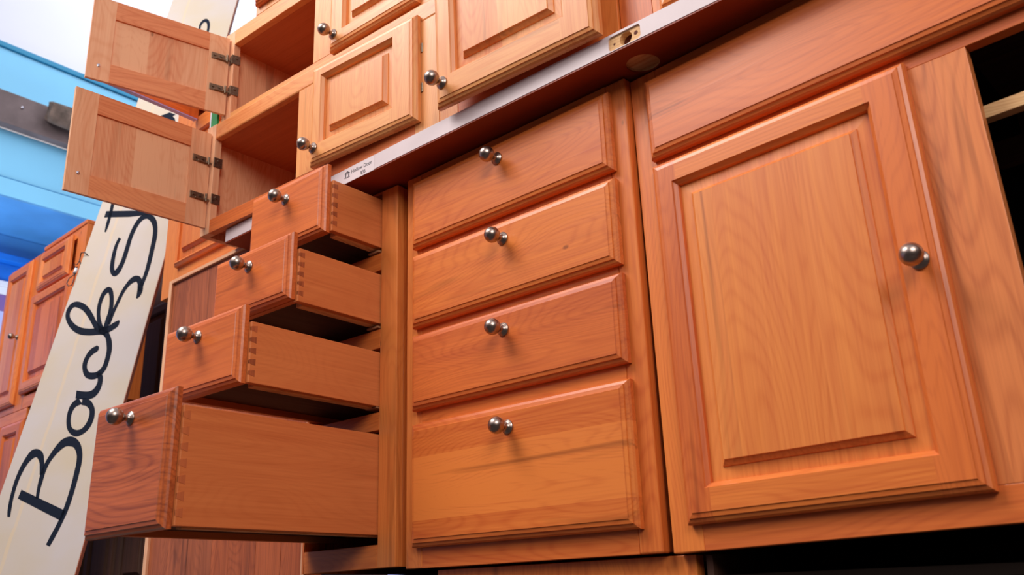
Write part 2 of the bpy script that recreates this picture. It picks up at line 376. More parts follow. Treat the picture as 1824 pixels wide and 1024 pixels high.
for a, b in gaps: box('rail', .0142, .4758, 0.0002, .019, a, b, wood('amber', 'x'), t, .0008)
for i, (a, b) in enumerate(ZB):
    d = empty('drawer', t, (.244, 0, (a+b)/2)); d['label'] = 'closed drawer with moulded edge and nickel knob'
    slab_front('drawer_front', 0, .4882, a, b, -.001, wood(('amber', 'amber', 'ruddy', 'amber')[i], 'x', .11 if i == 3 else .0, 'z'), d)
    knob((.241, .249, .244, .247)[i], -.020, (.703, .544, .379, .212)[i], d)

# ------------------------------------------------------------------ cabinet A : four open drawers
ya = -.0138
t = thing('drawer_cabinet', 'narrow amber base cabinet with four open drawers stepped out like stairs', 'cabinet', GA, (-.19, .25, 0))
AT = .7575
box('side_panel', -.318, -.312, ya+.019, .53, .004, AT, wood('amber', 'z'), t, 0)
box('side_panel', -.070, -.056, ya+.019, .53, .004, AT, wood('amber', 'z'), t, 0)
box('back_panel', -.312, -.070, .522, .53, .004, AT, wood('inner', 'z'), t, 0)
box('bottom_panel', -.312, -.070, ya+.019, .522, .012, .026, wood('inner', 'x'), t, 0)
box('stile', -.100, -.0524, ya, ya+.019, .003, AT, wood('honey', 'z'), t, .0015)
box('stile', -.3185, -.3125, ya, ya+.019, .003, AT, wood('amber', 'z'), t, .0005)
for a, b in ((.003, .044), (.2555, .290), (.4180, .457), (.5825, .620), (.7526, AT)):
    box('rail', -.3123, -.1002, ya+.0003, ya+.019, a, b, wood('amber', 'x'), t, .0008)
Q = [.1527, .2261, .3197, .4326]
AZ = [(.6283, .7749), (.4728, .6056), (.3006, .44), (.0572, .2767)]
SZ = [(.6315, .7402), (.4685, .573), (.3013, .4096), (.0613, .2473)]
KX = [(-.230, .732), (-.234, .566), (-.237, .406), (-.230, .242)]
for i in range(4):
    a, b = AZ[i]; s0, s1 = SZ[i]; q = Q[i]
    lab = ('topmost open drawer, pulled out the least', 'second open drawer from the top', 'third open drawer from the top', 'deep bottom drawer pulled out furthest, with swirling grain')[i]
    d = empty('drawer', t, (-.23, -q, (a+b)/2)); d['label'] = lab
    slab_front('drawer_front', -.3557, -.1093, a, b, -q+.012-.001, wood(('ruddy', 'ruddy', 'ruddy', 'figured')[i], 'x'), d)
    yf, yb = -q+.012, -q+.012+.50
    xr, xl = -.1022, -.3100
    box('drawer_side', xr-.013, xr, yf, yb, s0, s1, wood('maple', 'y'), d, .001)
    box('drawer_side', xl, xl+.013, yf, yb, s0, s1, wood('maple', 'y'), d, .001)
    box('drawer_back', xl+.013, xr-.013, yb-.013, yb, s0+.012, s1-.004, wood('maple', 'x'), d, .001)
    box('box_front', xl+.013, xr-.013, yf+.0005, yf+.013, s0+.004, s1-.002, wood('maple', 'x'), d, 0)
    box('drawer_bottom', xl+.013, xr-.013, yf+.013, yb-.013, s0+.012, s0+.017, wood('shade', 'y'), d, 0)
    # wooden edge runner seen from below, and a metal slide
    box('runner', xr-.030, xr-.014, yf+.02, yb, s0-.002, s0+.011, wood('ply', 'y'), d, .0005)
    n = (5, 5, 5, 7)[i]; ph = (s1-s0-.010)/n
    for k in range(n):
        z = s0+.007+ph*(k+.5); hh = ph*.235
        bm = bmesh.new()
        pts = [(yf, -hh*.75), (yf+.0115, -hh*1.25), (yf+.0115, hh*1.25), (yf, hh*.75)]
        v0 = [bm.verts.new((xr-.004, y, z+e)) for y, e in pts]; v1 = [bm.verts.new((xr+.0004, y, z+e)) for y, e in pts]
        bm.faces.new(v0); bm.faces.new(v1)
        for m in range(4): bm.faces.new((v0[m], v0[(m+1) % 4], v1[(m+1) % 4], v1[m]))
        link('dovetail_pin', bm, wood('walnut' if i < 3 else 'inner', 'z'), d)
    knob(KX[i][0], -q-.0075, KX[i][1], d)
for zc in (.592, .430, .268, .046):
    box('drawer_slide', -.135, -.1035, ya-.004, .40, zc+.030, zc+.034, plain('pale_slide', srgb(170, 120, 84), .6) if zc == .592 else bpy.data.materials['pale_slide'], t, 0)

# ------------------------------------------------------------------ cabinet C : false front, door, open bay
t = thing('base_cabinet', 'amber base cabinet with long false drawer front, panelled door and open bay', 'cabinet', GC, (.95, .28, .0028))
y0 = .005; CT = .7600; CX1 = 1.75
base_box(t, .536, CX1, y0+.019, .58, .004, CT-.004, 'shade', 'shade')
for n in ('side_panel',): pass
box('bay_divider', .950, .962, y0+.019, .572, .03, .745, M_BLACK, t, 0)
box('stile', .5250, .575, y0, y0+.019, .0028, CT, wood('amber', 'z'), t, .0015)
box('stile', .905, 1.0229, y0, y0+.019, .044, .5755, wood('curly', 'z'), t, .0008)
box('stile', 1.64, CX1, y0, y0+.019, .0028, CT, wood('amber', 'z'), t, .0015)
box('rail', .5752, 1.6398, y0+.0003, y0+.019, .0028, .044, wood('ruddy', 'x'), t, .0008)
box('rail', .5752, 1.6398, y0+.0003, y0+.019, .5757, .620, wood('ruddy', 'x'), t, .0008)
box('rail', .5752, 1.6398, y0+.0003, y0+.019, .715, CT, wood('amber', 'x'), t, .0008)
box('drawer_blank', .5752, 1.6398, y0+.006, y0+.018, .620, .715, wood('inner', 'x'), t, 0)
box('mounting_strip', .9625, 1.73, .045, .062, .491, .509, wood('ply', 'x'), t, .001, 'pale plywood strip inside the open bay')
box('mounting_strip', .962, 1.73, .330, .345, .548, .590, wood('shade', 'x'), t, .001)
d = empty('false_front', t, (1.0, y0, .66)); d['label'] = 'long false drawer front with dark streaks'
slab_front('drawer_front', .5589, 1.60, .5949, .7381, y0-.001, wood('ruddy', 'x'), d)
d = empty('door', t, (.755, y0, .31)); d['label'] = 'raised panel door with a nickel knob on its right stile'
raised_door(d, .9514-.5589, .5832-.0368, ('ruddy', 'amber', 'honey'), sl=.0447, sr=.0557, rb=.0528, rt=.0485, field=.0265, x0=.5589, z0=.0368, y0=y0-.001, stave=.13)
knob(.925, y0-.020, .312, d, 1.0)

# ------------------------------------------------------------------ hollow-core door slab lying over the base cabinets
ys = -.0728; SX0, SX1 = -.600, 1.55; SB, STp = .7645, .7990
t = thing('door_slab', 'white primed hollow door laid flat across the base cabinets with a price label', 'door', GS, (.4, .3, SB))
def slab_skin():
    bm = bmesh.new(); return bm
BX, BY, BR_ = .559, ys+.060, .0275      # bore
def plate_with_hole(x0, x1, y0, y1, z0, z1, cx, cy, r, axis, seg=40):
    """rectangular plate in a,b plane with a round hole through"""
    bm = bmesh.new()
    def P(a, b, c): return (a, b, c) if axis == 'z' else (a, c, b)
    outer = []; inner = []
    for k in range(seg):
        an = 2*math.pi*k/seg; ca, sa = math.cos(an), math.sin(an)
        inner.append((cx+r*ca, cy+r*sa))
        ts = []
        if ca > 1e-9: ts.append((x1-cx)/ca)
        if ca < -1e-9: ts.append((x0-cx)/ca)
        if sa > 1e-9: ts.append((y1-cy)/sa)
        if sa < -1e-9: ts.append((y0-cy)/sa)
        tt = min(ts); outer.append((cx+tt*ca, cy+tt*sa))
    for c in ((x0, y0), (x1, y0), (x1, y1), (x0, y1)):
        k = min(range(seg), key=lambda q: (outer[q][0]-c[0])**2+(outer[q][1]-c[1])**2); outer[k] = c
    L = []
    for z in (z0, z1): L.append(([bm.verts.new(P(a, b, z)) for a, b in outer], [bm.verts.new(P(a, b, z)) for a, b in inner]))
    for o_, i_ in L:
        for k in range(seg): k2 = (k+1) % seg; bm.faces.new((o_[k], o_[k2], i_[k2], i_[k]))
    for q in (0, 1):
        A, B = L[0][q], L[1][q]
        for k in range(seg): k2 = (k+1) % seg; bm.faces.new((A[k], A[k2], B[k2], B[k]))
    return bm
# underside skin with the bore hole, lock block with bore and latch tunnel
xa, xb = BX-.05, BX+.05
bm = plate_with_hole(xa, xb, ys+.0008, ys+.13, SB, SB+.003, BX, BY, BR_, 'z')
bx(bm, SX0, xa, ys+.0008, ys+.60, SB, SB+.003); bx(bm, xb, SX1, ys+.0008, ys+.60, SB, SB+.003); bx(bm, xa, xb, ys+.13, ys+.60, SB, SB+.003)
link('bottom_skin', bm, M_HOLLOW, t, 'dark red brown underside skin')
bm = plate_with_hole(xa, xb, ys+.016, ys+.13, SB+.003, STp-.003, BX, BY, BR_, 'z')
bx(bm, xa+.01, xb-.01, ys+.018, ys+.12, SB+.006, SB+.012)  # added plug near the bore mouth, makes the hole read bright
link('lock_block', bm, wood('ply', 'x'), t, 'pale lock block, its knob bore closed by an added plug to look bright')
box('top_skin', SX0, SX1, ys+.0005, ys+.60, STp-.003, STp, M_HOLLOW, t, 0)
# front edge strip with a sunk latch mortise
ML, MR = .5345, .5960; MZ0, MZ1 = SB+.0045, STp-.0045
zc = (MZ0+MZ1)/2
def rr(x0, x1, z0, z1, r, n=6):
    out = []
    for cx, cz, a0 in ((x1-r, z1-r, 0), (x0+r, z1-r, 90), (x0+r, z0+r, 180), (x1-r, z0+r, 270)):
        for k in range(n+1):
            a = math.radians(a0+90*k/n); out.append((cx+r*math.cos(a), cz+r*math.sin(a)))
    return out
loop = rr(ML, MR, MZ0, MZ1, .006)
bm = bmesh.new()
ol = []
for (x, z) in loop:   # project rounded loop to rectangle frame
    cx, cz = (ML+MR)/2, zc; dx, dz = x-cx, z-cz
    s = min((((xb-cx) if dx > 0 else (cx-xa))/abs(dx)) if abs(dx) > 1e-9 else 1e9, (((STp-zc) if dz > 0 else (zc-SB-.003))/abs(dz)) if abs(dz) > 1e-9 else 1e9); ol.append((cx+dx*s, cz+dz*s))
fr = [bm.verts.new((x, ys, z)) for x, z in ol]; fi = [bm.verts.new((x, ys, z)) for x, z in loop]; bi = [bm.verts.new((x, ys+.0028, z)) for x, z in loop]
n = len(loop)
for c in ((xa, SB+.003), (xb, SB+.003), (xb, STp), (xa, STp)):
    k = min(range(n), key=lambda q: (fr[q].co.x-c[0])**2+(fr[q].co.z-c[1])**2); fr[k].co.x, fr[k].co.z = c
for k in range(n):
    k2 = (k+1) % n; bm.faces.new((fr[k], fr[k2], fi[k2], fi[k])); bm.faces.new((fi[k], fi[k2], bi[k2], bi[k]))
bx(bm, SX0, xa, ys, ys+.016, SB+.003, STp); bx(bm, xb, SX1, ys, ys+.016, SB+.003, STp)
bx(bm, SX0, SX0+.03, ys+.016, ys+.60, SB+.003, STp-.003); bx(bm, SX1-.03, SX1, ys+.016, ys+.60, SB+.003, STp-.003); bx(bm, SX0, SX1, ys+.585, ys+.6, SB+.003, STp-.003)
link('edge_strip', bm, M_PRIMER, t, 'white primed edge strip')
HX = (ML+MR)/2+.0015
bm = plate_with_hole(ML, MR, MZ0-.001, MZ1+.001, ys+.0028, ys+.0155, HX, zc, .0115, 'y')
link('latch_mortise', bm, M_MORT, t, 'bare wood latch recess with round hole')
bm = bmesh.new()
lathe(bm, [(.0022, 0), (.0018, .0004)], (ML+.010, ys+.0028, zc-.001), seg=12); lathe(bm, [(.0038, 0), (.0030, .0004)], (MR-.010, ys+.0028, zc+.001), seg=12); lathe(bm, [(.0115, 0), (.0112, .0002)], (HX, ys+.0150, zc), seg=24)
link('screw_hole', bm, plain('hole_shadow_wood', srgb(96, 36, 18), .8), t)
# printed label
lab = empty('price_label', t, (-.11, ys, zc)); lab['label'] = 'printed price label reading Hollow Door $35'
box('label_paper', -.176, -.046, ys-.0004, ys, SB+.001, STp-.001, plain('label_paper', srgb(228, 214, 216), .45), lab, 0)
def text(body, size, x, z, parent, y, name='lettering'):
    cu = bpy.data.curves.new(name, 'FONT'); cu.body = body; cu.size = size; cu.extrude = .00008; cu.align_x = 'LEFT'
    o = bpy.data.objects.new(name, cu); COL.objects.link(o)
    dg = bpy.context.evaluated_depsgraph_get(); me = bpy.data.meshes.new_from_object(o.evaluated_get(dg)); bpy.data.objects.remove(o, do_unlink=True)
    o = bpy.data.objects.new(name, me); COL.objects.link(o); me.materials.clear(); me.materials.append(M_INK)
    me.transform(Matrix.Translation(Vector((x, y, z))-BASE[parent.name]) @ Matrix.Rotation(math.pi/2, 4, 'X')); o.parent = parent; return o
text('Hollow Door', .0120, -.120, SB+.0178, lab, ys-.0006)
text('$35', .0105, -.090, SB+.0055, lab, ys-.0006)
bm = bmesh.new()   # little house emblem
def flat(bm, pts, y=ys-.0006, th=.0002):
    a = [bm.verts.new((x, y, z)) for x, z in pts]; b = [bm.verts.new((x, y-th, z)) for x, z in pts]; bm.faces.new(a); bm.faces.new(b)
    for k in range(len(pts)): bm.faces.new((a[k], a[(k+1) % len(pts)], b[(k+1) % len(pts)], b[k]))
hx, hz = -.142, SB+.0150
flat(bm, [(hx, hz+.008), (hx+.0085, hz+.0125), (hx+.017, hz+.008), (hx+.0155, hz+.0065), (hx+.0085, hz+.0102), (hx+.0015, hz+.0065)])
flat(bm, [(hx+.002, hz+.006), (hx+.0045, hz+.0072), (hx+.0045, hz), (hx+.002, hz)]); flat(bm, [(hx+.0125, hz+.0072), (hx+.015, hz+.006), (hx+.015, hz), (hx+.0125, hz)])
flat(bm, [(hx+.006, hz+.007), (hx+.011, hz+.007), (hx+.011, hz+.0055), (hx+.006, hz+.0055)]); flat(bm, [(hx, hz-.0012), (hx+.017, hz-.0012), (hx+.017, hz-.0024), (hx, hz-.0024)])
link('emblem', bm, M_INK, lab)

# ------------------------------------------------------------------ wall cabinets D (lower tier), U (upper tier)
def hinge(parent, z, flip=1):
    """bronze wrap hinge, door-local: door inner face y=0, hinge line x=0"""
    bm = bmesh.new()
    bx(bm, .010, .046, .0, .0022, z-.009, z+.009, .0006)
    lathe(bm, [(.0035, 0), (.0035, .003)], (.020, .0022, z+.002), sign=1, seg=10); lathe(bm, [(.0035, 0), (.0035, .003)], (.037, .0022, z+.002), sign=1, seg=10)
    bx(bm, .006, .034, .0022, .0060, z-.0085, z-.0045, .0008)
    bx(bm, -.010, .012, .0040, .0075, z-.0085, z-.0040, .0008)
    lathe(bm, [(.0030, -.010), (.0030, .010)], (.006, .0060, z-.001), axis='z', seg=12)
    bx(bm, -.012, -.004, .0050, .0160, z-.0090, z-.0040, .0008)
    bx(bm, -.026, -.004, .0140, .0160, z-.016, z+.010, .0006)
    bx(bm, -.006, -.003, -.002, .0160, z-.016, z+.010, .0006)
    lathe(bm, [(.004, 0), (.003, .0025)], (-.015, .0160, z+.001), sign=1, seg=10)
    return link('hinge', bm, M_BRONZE, parent, label='antique bronze hinge')
def open_door(t, hx, hy, a, W, z0, z1, mats, hz, kz, lab):
    d = empty('door', t, (hx, hy, z0), -(math.pi/2+a), own=True); d['label'] = lab; H = z1-z0
    raised_door(d, W, H, mats, sl=.053, sr=.052, rb=.050, rt=.050)
    for z in hz: hinge(d, z-z0)
    lathe_b = lathe(bmesh.new(), [(.0042, 0), (.0040, .0012), (.0006, .0022)], (W-.026, 0, kz-z0), sign=1, seg=14)
    link('knob_screw', lathe_b, M_CHROME, d)
    return d
yd = -.0849
DZ0, DSEAM = .8030, 1.0995
t = thing('wall_cabinet', 'lower wall cabinet resting on the white slab with its left door swung open', 'cabinet', GD, (-.28, .05, DZ0))
DM = .126
def wall_box(t, x0, x1, yf, yb, z0, z1, tone, zbot, ztop, mulls):
    box('side_panel', x0, x0+.016, yf+.019, yb, z0, z1, wood(tone, 'z'), t, 0)
    box('side_panel', x1-.016, x1, yf+.019, yb, z0, z1, wood(tone, 'z'), t, 0)
    box('back_panel', x0+.016, x1-.016, yb-.008, yb, z0, z1, wood('inner', 'z'), t, 0)
    box('bottom_panel', x0+.016, x1-.016, yf+.019, yb-.008, zbot-.018, zbot-.004, wood('inner', 'x'), t, 0)
    box('top_panel', x0+.016, x1-.016, yf+.019, yb-.008, ztop+.002, ztop+.016, wood('inner', 'x'), t, 0)
    for m in mulls: box('divider', m, m+.016, yf+.019, yb-.008, zbot-.004, ztop+.002, wood('inner', 'z'), t, 0)
wall_box(t, -.6931, DM, yd, .215, DZ0, DSEAM, 'rose', .8386, 1.0563, [-.305])
box('stile', -.6931, -.6543, yd, yd+.019, DZ0, DSEAM, wood('rose', 'z'), t, .001)
box('stile', -.3167, -.245, yd, yd+.019, .8388, 1.0561, wood('pale', 'z'), t, .0008)
box('stile', .060, DM, yd, yd+.019, DZ0, 1.0561, wood('pale', 'z'), t, .0008)
box('rail', -.6541, .0598, yd+.0002, yd+.019, DZ0, .8386, wood('ruddy', 'x'), t, .001)
box('rail', -.6541, DM, yd+.0002, yd+.019, 1.0563, DSEAM, wood('pale', 'x'), t, .004)
open_door(t, -.6682, -.0873, .0457, .3352, .8204, 1.0749, ('rose', 'coral', 'rose'), (.997, .898), .868, 'door opened flat out, its inner face showing')
a = .0365
d = empty('door', t, (.078-.3152*math.cos(a), -.086-.3152*math.sin(a), .8296), a, own=True); d['label'] = 'short raised panel door left slightly ajar'
raised_door(d, .3152, .2384, ('pale', 'pale', 'pale'), sl=.042, sr=.068, rb=.052, rt=.037, field=.024)
knob(.0185, -T, .037, d)
for z in (.075, .165):
    bm = bmesh.new(); lathe(bm, [(.0035, -.010), (.0035, .010)], (.3175, .002, z), axis='z', seg=10); bx(bm, .309, .3165, -.0005, .0015, z-.008, z+.008); link('hinge', bm, M_BRONZE, d)

yu = -.0491
t = thing('wall_cabinet', 'upper wall cabinet set back on top of the lower one, left door swung open', 'cabinet', GD, (-.28, .07, DSEAM+.001))
UZ0, UZ1 = DSEAM+.001, 1.392
wall_box(t, -.6931, DM, yu, .25, UZ0, UZ1, 'rose', 1.1453, 1.3495, [-.305])
box('stile', -.6931, -.6543, yu, yu+.019, UZ0, UZ1, wood('rose', 'z'), t, .001)
box('stile', -.3167, -.230, yu, yu+.019, 1.1455, 1.3493, wood('pale', 'z'), t, .0008)
box('stile', .035, DM, yu, yu+.019, 1.1455, 1.3493, wood('pale', 'z'), t, .0008)
box('rail', -.6541, DM, yu+.0002, yu+.019, UZ0, 1.1453, wood('pale', 'x'), t, .001)
box('rail', -.6541, DM, yu+.0002, yu+.019, 1.3495, UZ1, wood('pale', 'x'), t, .001)
open_door(t, -.6708, -.0530, .225, .3360, 1.1450, 1.3711, ('rose', 'coral', 'rose'), (1.307, 1.215), 1.183, 'upper door opened out, its inner face showing')
d = empty('door', t, (-.2435, yu, 1.1369), 0, own=True); d['label'] = 'closed raised panel door of the upper tier'
raised_door(d, .285, .228, ('pale', 'pale', 'pale'), sl=.058, sr=.05, rb=.046, rt=.04, field=.024)
knob(.022, -T, .036, d)

# third tier on top, only its lower left corner shows
t = thing('wall_cabinet', 'topmost wall cabinet stacked above, only its lower corner showing', 'cabinet', GD, (-.3, .07, UZ1+.001))
wall_box(t, -.563, DM, yu, .25, UZ1+.001, 1.72, 'rose', 1.43, 1.68, [])
box('stile', -.563, -.520, yu, yu+.019, UZ1+.001, 1.72, wood('rose', 'z'), t, .001)
box('stile', .08, DM, yu, yu+.019, UZ1+.001, 1.72, wood('pale', 'z'), t, .001)
box('rail', -.5198, .0798, yu+.0002, yu+.019, UZ1+.001, 1.43, wood('pale', 'x'), t, .001)
box('rail', -.5198, .0798, yu+.0002, yu+.019, 1.68, 1.72, wood('pale', 'x'), t, .001)
d = empty('door', t, (-.553, yu, 1.412), 0, own=True)
raised_door(d, .31, .285, ('ruddy', 'ruddy', 'pale'), sl=.05, sr=.05, rb=.046, rt=.04, field=.024)
d = empty('door', t, (-.233, yu, 1.412), 0, own=True)
raised_door(d, .31, .285, ('pale', 'pale', 'pale'), sl=.05, sr=.05, rb=.046, rt=.04, field=.024)

# tall cabinet to the right of them, its door hanging a little out of true
t = thing('wall_cabinet', 'tall wall cabinet with one big raised panel door above the white slab', 'cabinet', GD, (.33, .05, DZ0))
RZ1 = 1.45
wall_box(t, DM+.0015, .536, yd, .215, DZ0, RZ1, 'pale', .8386, 1.41, [])
box('stile', DM+.0015, .175, yd, yd+.019, DZ0, RZ1, wood('pale', 'z'), t, .001)
box('stile', .495, .536, yd, yd+.019, DZ0, RZ1, wood('honey', 'z'), t, .001)
box('rail', .1752, .4948, yd+.0002, yd+.019, DZ0, .8386, wood('ruddy', 'x'), t, .001)
box('rail', .1752, .4948, yd+.0002, yd+.019, 1.41, RZ1, wood('pale', 'x'), t, .001)
d = bpy.data.objects.new('door', None); COL.objects.link(d); d.parent = t; d['label'] = 'big raised panel door with nickel knob at its lower left'
BASE[d.name] = Vector((.1619, yd, .8099))
d.matrix_parent_inverse = (GD @ Matrix.Translation((.33, .05, DZ0))).inverted()
d.matrix_basis = GR @ Matrix.Translation((.1619, -.0890, .8099)); BASE[d.name] = Vector((0, 0, 0))
raised_door(d, .3656, .58, ('pale', 'pale', 'pale'), sl=.051, sr=.0714, rb=.062, rt=.055, field=.025)
knob(.022, -T, .043, d)
# neighbour to the right, cut off by the slab and the frame
t = thing('wall_cabinet', 'honey wall cabinet cut off behind the slab beside the tall one', 'cabinet', GD, (.9, .05, DZ0))
wall_box(t, .538, 1.3, yd+.004, .215, DZ0, RZ1, 'honey', .8386, 1.41, [])
box('face_board', .538, .5985, yd+.004, yd+.019, DZ0, RZ1, wood('ruddy', 'z'), t, .001)
box('stile', .600, .625, yd+.001, yd+.019, DZ0, RZ1, wood('honey', 'z'), t, .001)
box('stile', 1.26, 1.3, yd+.001, yd+.019, DZ0, RZ1, wood('honey', 'z'), t, .001)
box('rail', .6252, 1.2598, yd+.0012, yd+.019, DZ0, .8386, wood('honey', 'x'), t, .001)
d = empty('door', t, (.618, yd+.001, .815), 0, own=True)
raised_door(d, .34, .58, ('honey', 'honey', 'honey'))
# green strip poking out beside the lower wall cabinet
t = thing('painted_strip', 'short green strip with a white edge beside the wall cabinet', 'board', GD, (-.715, 0, 1.12))
box('strip', -.722, -.6945, -.060, -.054, 1.07, 1.175, M_GREEN, t, .0005)
box('white_edge', -.728, -.722, -.060, -.054, 1.07, 1.175, M_PLATE, t, .0005)

# ------------------------------------------------------------------ lower row under the base cabinets
t = thing('plywood_sheet', 'shadowed amber plywood sheet standing under the closed drawers', 'board', I4, (.3, .03, FZ))
box('panel', .033, .555, .020, .040, FZ, -.004, wood('amber', 'z'), t, .001)
t = thing('open_cabinet', 'open cabinet under the panelled door, inside blackened for shade, pale side edge showing', 'cabinet', I4, (1.1, .3, FZ))
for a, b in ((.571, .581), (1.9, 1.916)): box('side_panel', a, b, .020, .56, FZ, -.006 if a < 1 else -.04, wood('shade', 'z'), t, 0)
box('back_panel', -.36, 1.9, .60, .615, FZ, .10, M_BLACK, t, 0)  # black sheet keeping the gap under the cabinets dark
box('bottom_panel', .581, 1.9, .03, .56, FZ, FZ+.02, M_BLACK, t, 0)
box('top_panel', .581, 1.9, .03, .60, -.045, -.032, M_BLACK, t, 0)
t = thing('shade_backing', 'black backing box standing in for shade under the open drawers', 'cabinet', I4, (-.13, .3, FZ))
box('carcass', -.338, .030, .10, .55, FZ, -.005, M_BLACK, t, .002)  # near-black filler put where there is only shade

# ------------------------------------------------------------------ tall back panel left of the open drawers
t = thing('boarded_screen', 'tall brown boarded screen standing left of the open drawers', 'screen', I4, (-.69, .02, FZ))
PX0, PX1, PZ = -1.030, -.341, .800
box('side_edge', PX0, PX0+.017, 0, .045, FZ, PZ, wood('rose', 'z'), t, .001)
box('side_edge', PX1-.012, PX1, 0.001, .045, FZ, PZ-.03, wood('rose', 'z'), t, .001)
box('top_edge', PX0+.017, PX1-.012, .0, .045, PZ-.010, PZ, wood('rose', 'x'), t, .001)
xw = PX0+.0172
random.seed(3)
while xw < PX1-.0125:
    wd = min(random.choice((.075, .095, .06, .11)), PX1-.0122-xw)
    if PX1-.0122-xw-wd < .03: wd = PX1-.0122-xw
    box('board', xw, xw+wd-.0006, .006+random.uniform(0, .0008), .016, FZ, PZ-.0102, wood('walnut' if xw < -.80 else 'mahogany', 'z'), t, .0004); xw += wd

# ------------------------------------------------------------------ wall cabinet E behind it
t = thing('wall_cabinet', 'honey wall cabinet standing behind the brown cabinet back', 'cabinet', I4, (-.95, .15, .785))
EX0, EX1, EZ0, EZ1, ye = -1.178, -.74, .790, 1.47, .05
wall_box(t, EX0, EX1, ye, .30, EZ0, EZ1, 'honey', .84, 1.43, [])
box('stile', EX0, EX0+.092, ye, ye+.019, EZ0, EZ1, wood('honey', 'z'), t, .001)
box('stile', EX1-.05, EX1, ye, ye+.019, EZ0, EZ1, wood('honey', 'z'), t, .001)
for a, b in ((EZ0, .885), (1.27, 1.345), (1.44, EZ1)): box('rail', EX0+.0922, EX1-.0502, ye+.0002, ye+.019, a, b, wood('honey', 'x'), t, .001)
d = empty('door', t, (EX0+.086, ye, .868), 0, own=True); d['label'] = 'closed honey door, its lower corner showing'
raised_door(d, .30, .42, ('honey', 'honey', 'honey'), sl=.004+.012, sr=.016, rb=.016, rt=.016, field=.03)
d = empty('door', t, (-1.047, ye-.001, 1.335), -(math.pi/2-.09), own=True); d['label'] = 'small reddish door standing open'
raised_door(d, .285, .13, ('ruddy', 'ruddy', 'ruddy'), sl=.03, sr=.03, rb=.03, rt=.03, field=.02)
box('sky_glow_strip', .002, .283, -.017, -.001, -.0035, -.0002, plain('lavender_sky_glow', srgb(190, 180, 250), .5), d, 0)  # sky reflection on the lower edge put into lavender colour

# ------------------------------------------------------------------ dark cabinet far behind the gap
t = thing('storage_cabinet', 'dark cabinet with square panel doors in the shade behind the sign', 'cabinet', I4, (-2.2, .8, FZ))
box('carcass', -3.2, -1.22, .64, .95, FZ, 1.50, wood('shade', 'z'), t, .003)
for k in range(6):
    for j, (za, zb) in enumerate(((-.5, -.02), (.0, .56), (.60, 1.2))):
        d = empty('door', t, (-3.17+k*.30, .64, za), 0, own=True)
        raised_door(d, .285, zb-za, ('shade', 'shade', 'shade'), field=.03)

# ------------------------------------------------------------------ far left cabinets F and G
yf = .20
def ff(x): return x
t = thing('wall_cabinet', 'far orange wall cabinet with narrow door and small nickel knob left of sign', 'cabinet', I4, (-2.6, .3, .70))
fx0, fx1 = -2.975, -2.18; fz0, fz1 = .715, 1.390
box('carcass', fx0, fx1, yf+.019, yf+.28, fz0, fz1-.001, wood('amber', 'z'), t, .002)
bm = bmesh.new()
box('stile', fx0, fx0+.045, yf, yf+.019, fz0, fz1, wood('amber', 'z'), t, .001)
box('stile', -2.70, -2.60, yf, yf+.019, fz0, fz1, wood('amber', 'z'), t, .001)
box('stile', -2.26, fx1, yf, yf+.019, fz0, fz1, wood('amber', 'z'), t, .001)
for x0, x1 in ((fx0+.0452, -2.7002), (-2.5998, -2.2602)):
    box('rail', x0, x1, yf+.0002, yf+.019, fz0, fz0+.05, wood('amber', 'x'), t, .001); box('rail', x0, x1, yf+.0002, yf+.019, fz1-.04, fz1, wood('amber', 'x'), t, .001)
box('rail', -2.5998, -2.2602, yf+.0002, yf+.019, 1.16, 1.22, wood('amber', 'x'), t, .001)
d = empty('door', t, (fx0+.020, yf, fz0+.03), 0, own=True); d['label'] = 'narrow tall door with recessed panel'
raised_door(d, .265, fz1-fz0-.045, ('amber', 'amber', 'honey'), sl=.045, sr=.045, rb=.05, rt=.05, field=.02)
knob(.232, -T, .29, d, .9)
d = empty('door', t, (-2.635, yf, fz0+.06), 0, own=True)
raised_door(d, .40, .42, ('amber', 'amber', 'ruddy'), field=.03)
d = empty('door', t, (-2.60, yf, 1.205), 0, own=True)
raised_door(d, .31, .165, ('honey', 'amber', 'honey'), sl=.04, sr=.05, rb=.035, rt=.04, field=.018)
box('top_moulding', -2.60, fx1, yf-.004, yf+.25, fz1, fz1+.018, wood('amber', 'x'), t, .003)
t = thing('base_cabinet', 'far orange base cabinet beneath the narrow-doored wall cabinet', 'cabinet', I4, (-2.7, .3, FZ))
gz1 = .7135
box('carcass', -3.45, -2.55, yf+.019, yf+.18, FZ, gz1, wood('ruddy', 'z'), t, .002)
for k in range(4):
    x0 = -3.55+k*.25
    box('stile', x0, x0+.04, yf, yf+.019, FZ, gz1, wood('amber', 'z'), t, .001)
    d = empty('door', t, (x0+.03, yf, FZ+.2), 0, own=True)
    raised_door(d, .235, gz1-FZ-.25, ('ruddy', 'ruddy', 'amber'), field=.02)
box('rail', -3.51, -2.55, yf-.001, yf+.018, gz1-.045, gz1-.001, wood('amber', 'x'), t, .001)

# ------------------------------------------------------------------ leaning lettered sign board
ax_y = None
VP = ray(910.8, -1726.9).normalized()
if VP.z < 0: VP.negate()
D0 = 3.55
A0 = CAM + ray(422.2, 0)*D0                   # right edge, top of picture
wd = Vector((-.80, -.60, 0)); wd = (wd-VP*wd.dot(VP)).normalized()
nrm = wd.cross(VP).normalized()
if nrm.dot(CAM-A0) < 0: nrm.negate()
ex = -wd                                       # local +x to the right edge
ez_n = nrm
SM = Matrix(((ex.x, VP.x, nrm.x), (ex.y, VP.y, nrm.y), (ex.z, VP.z, nrm.z)))
if SM.determinant() < 0: raise RuntimeError('sign frame')
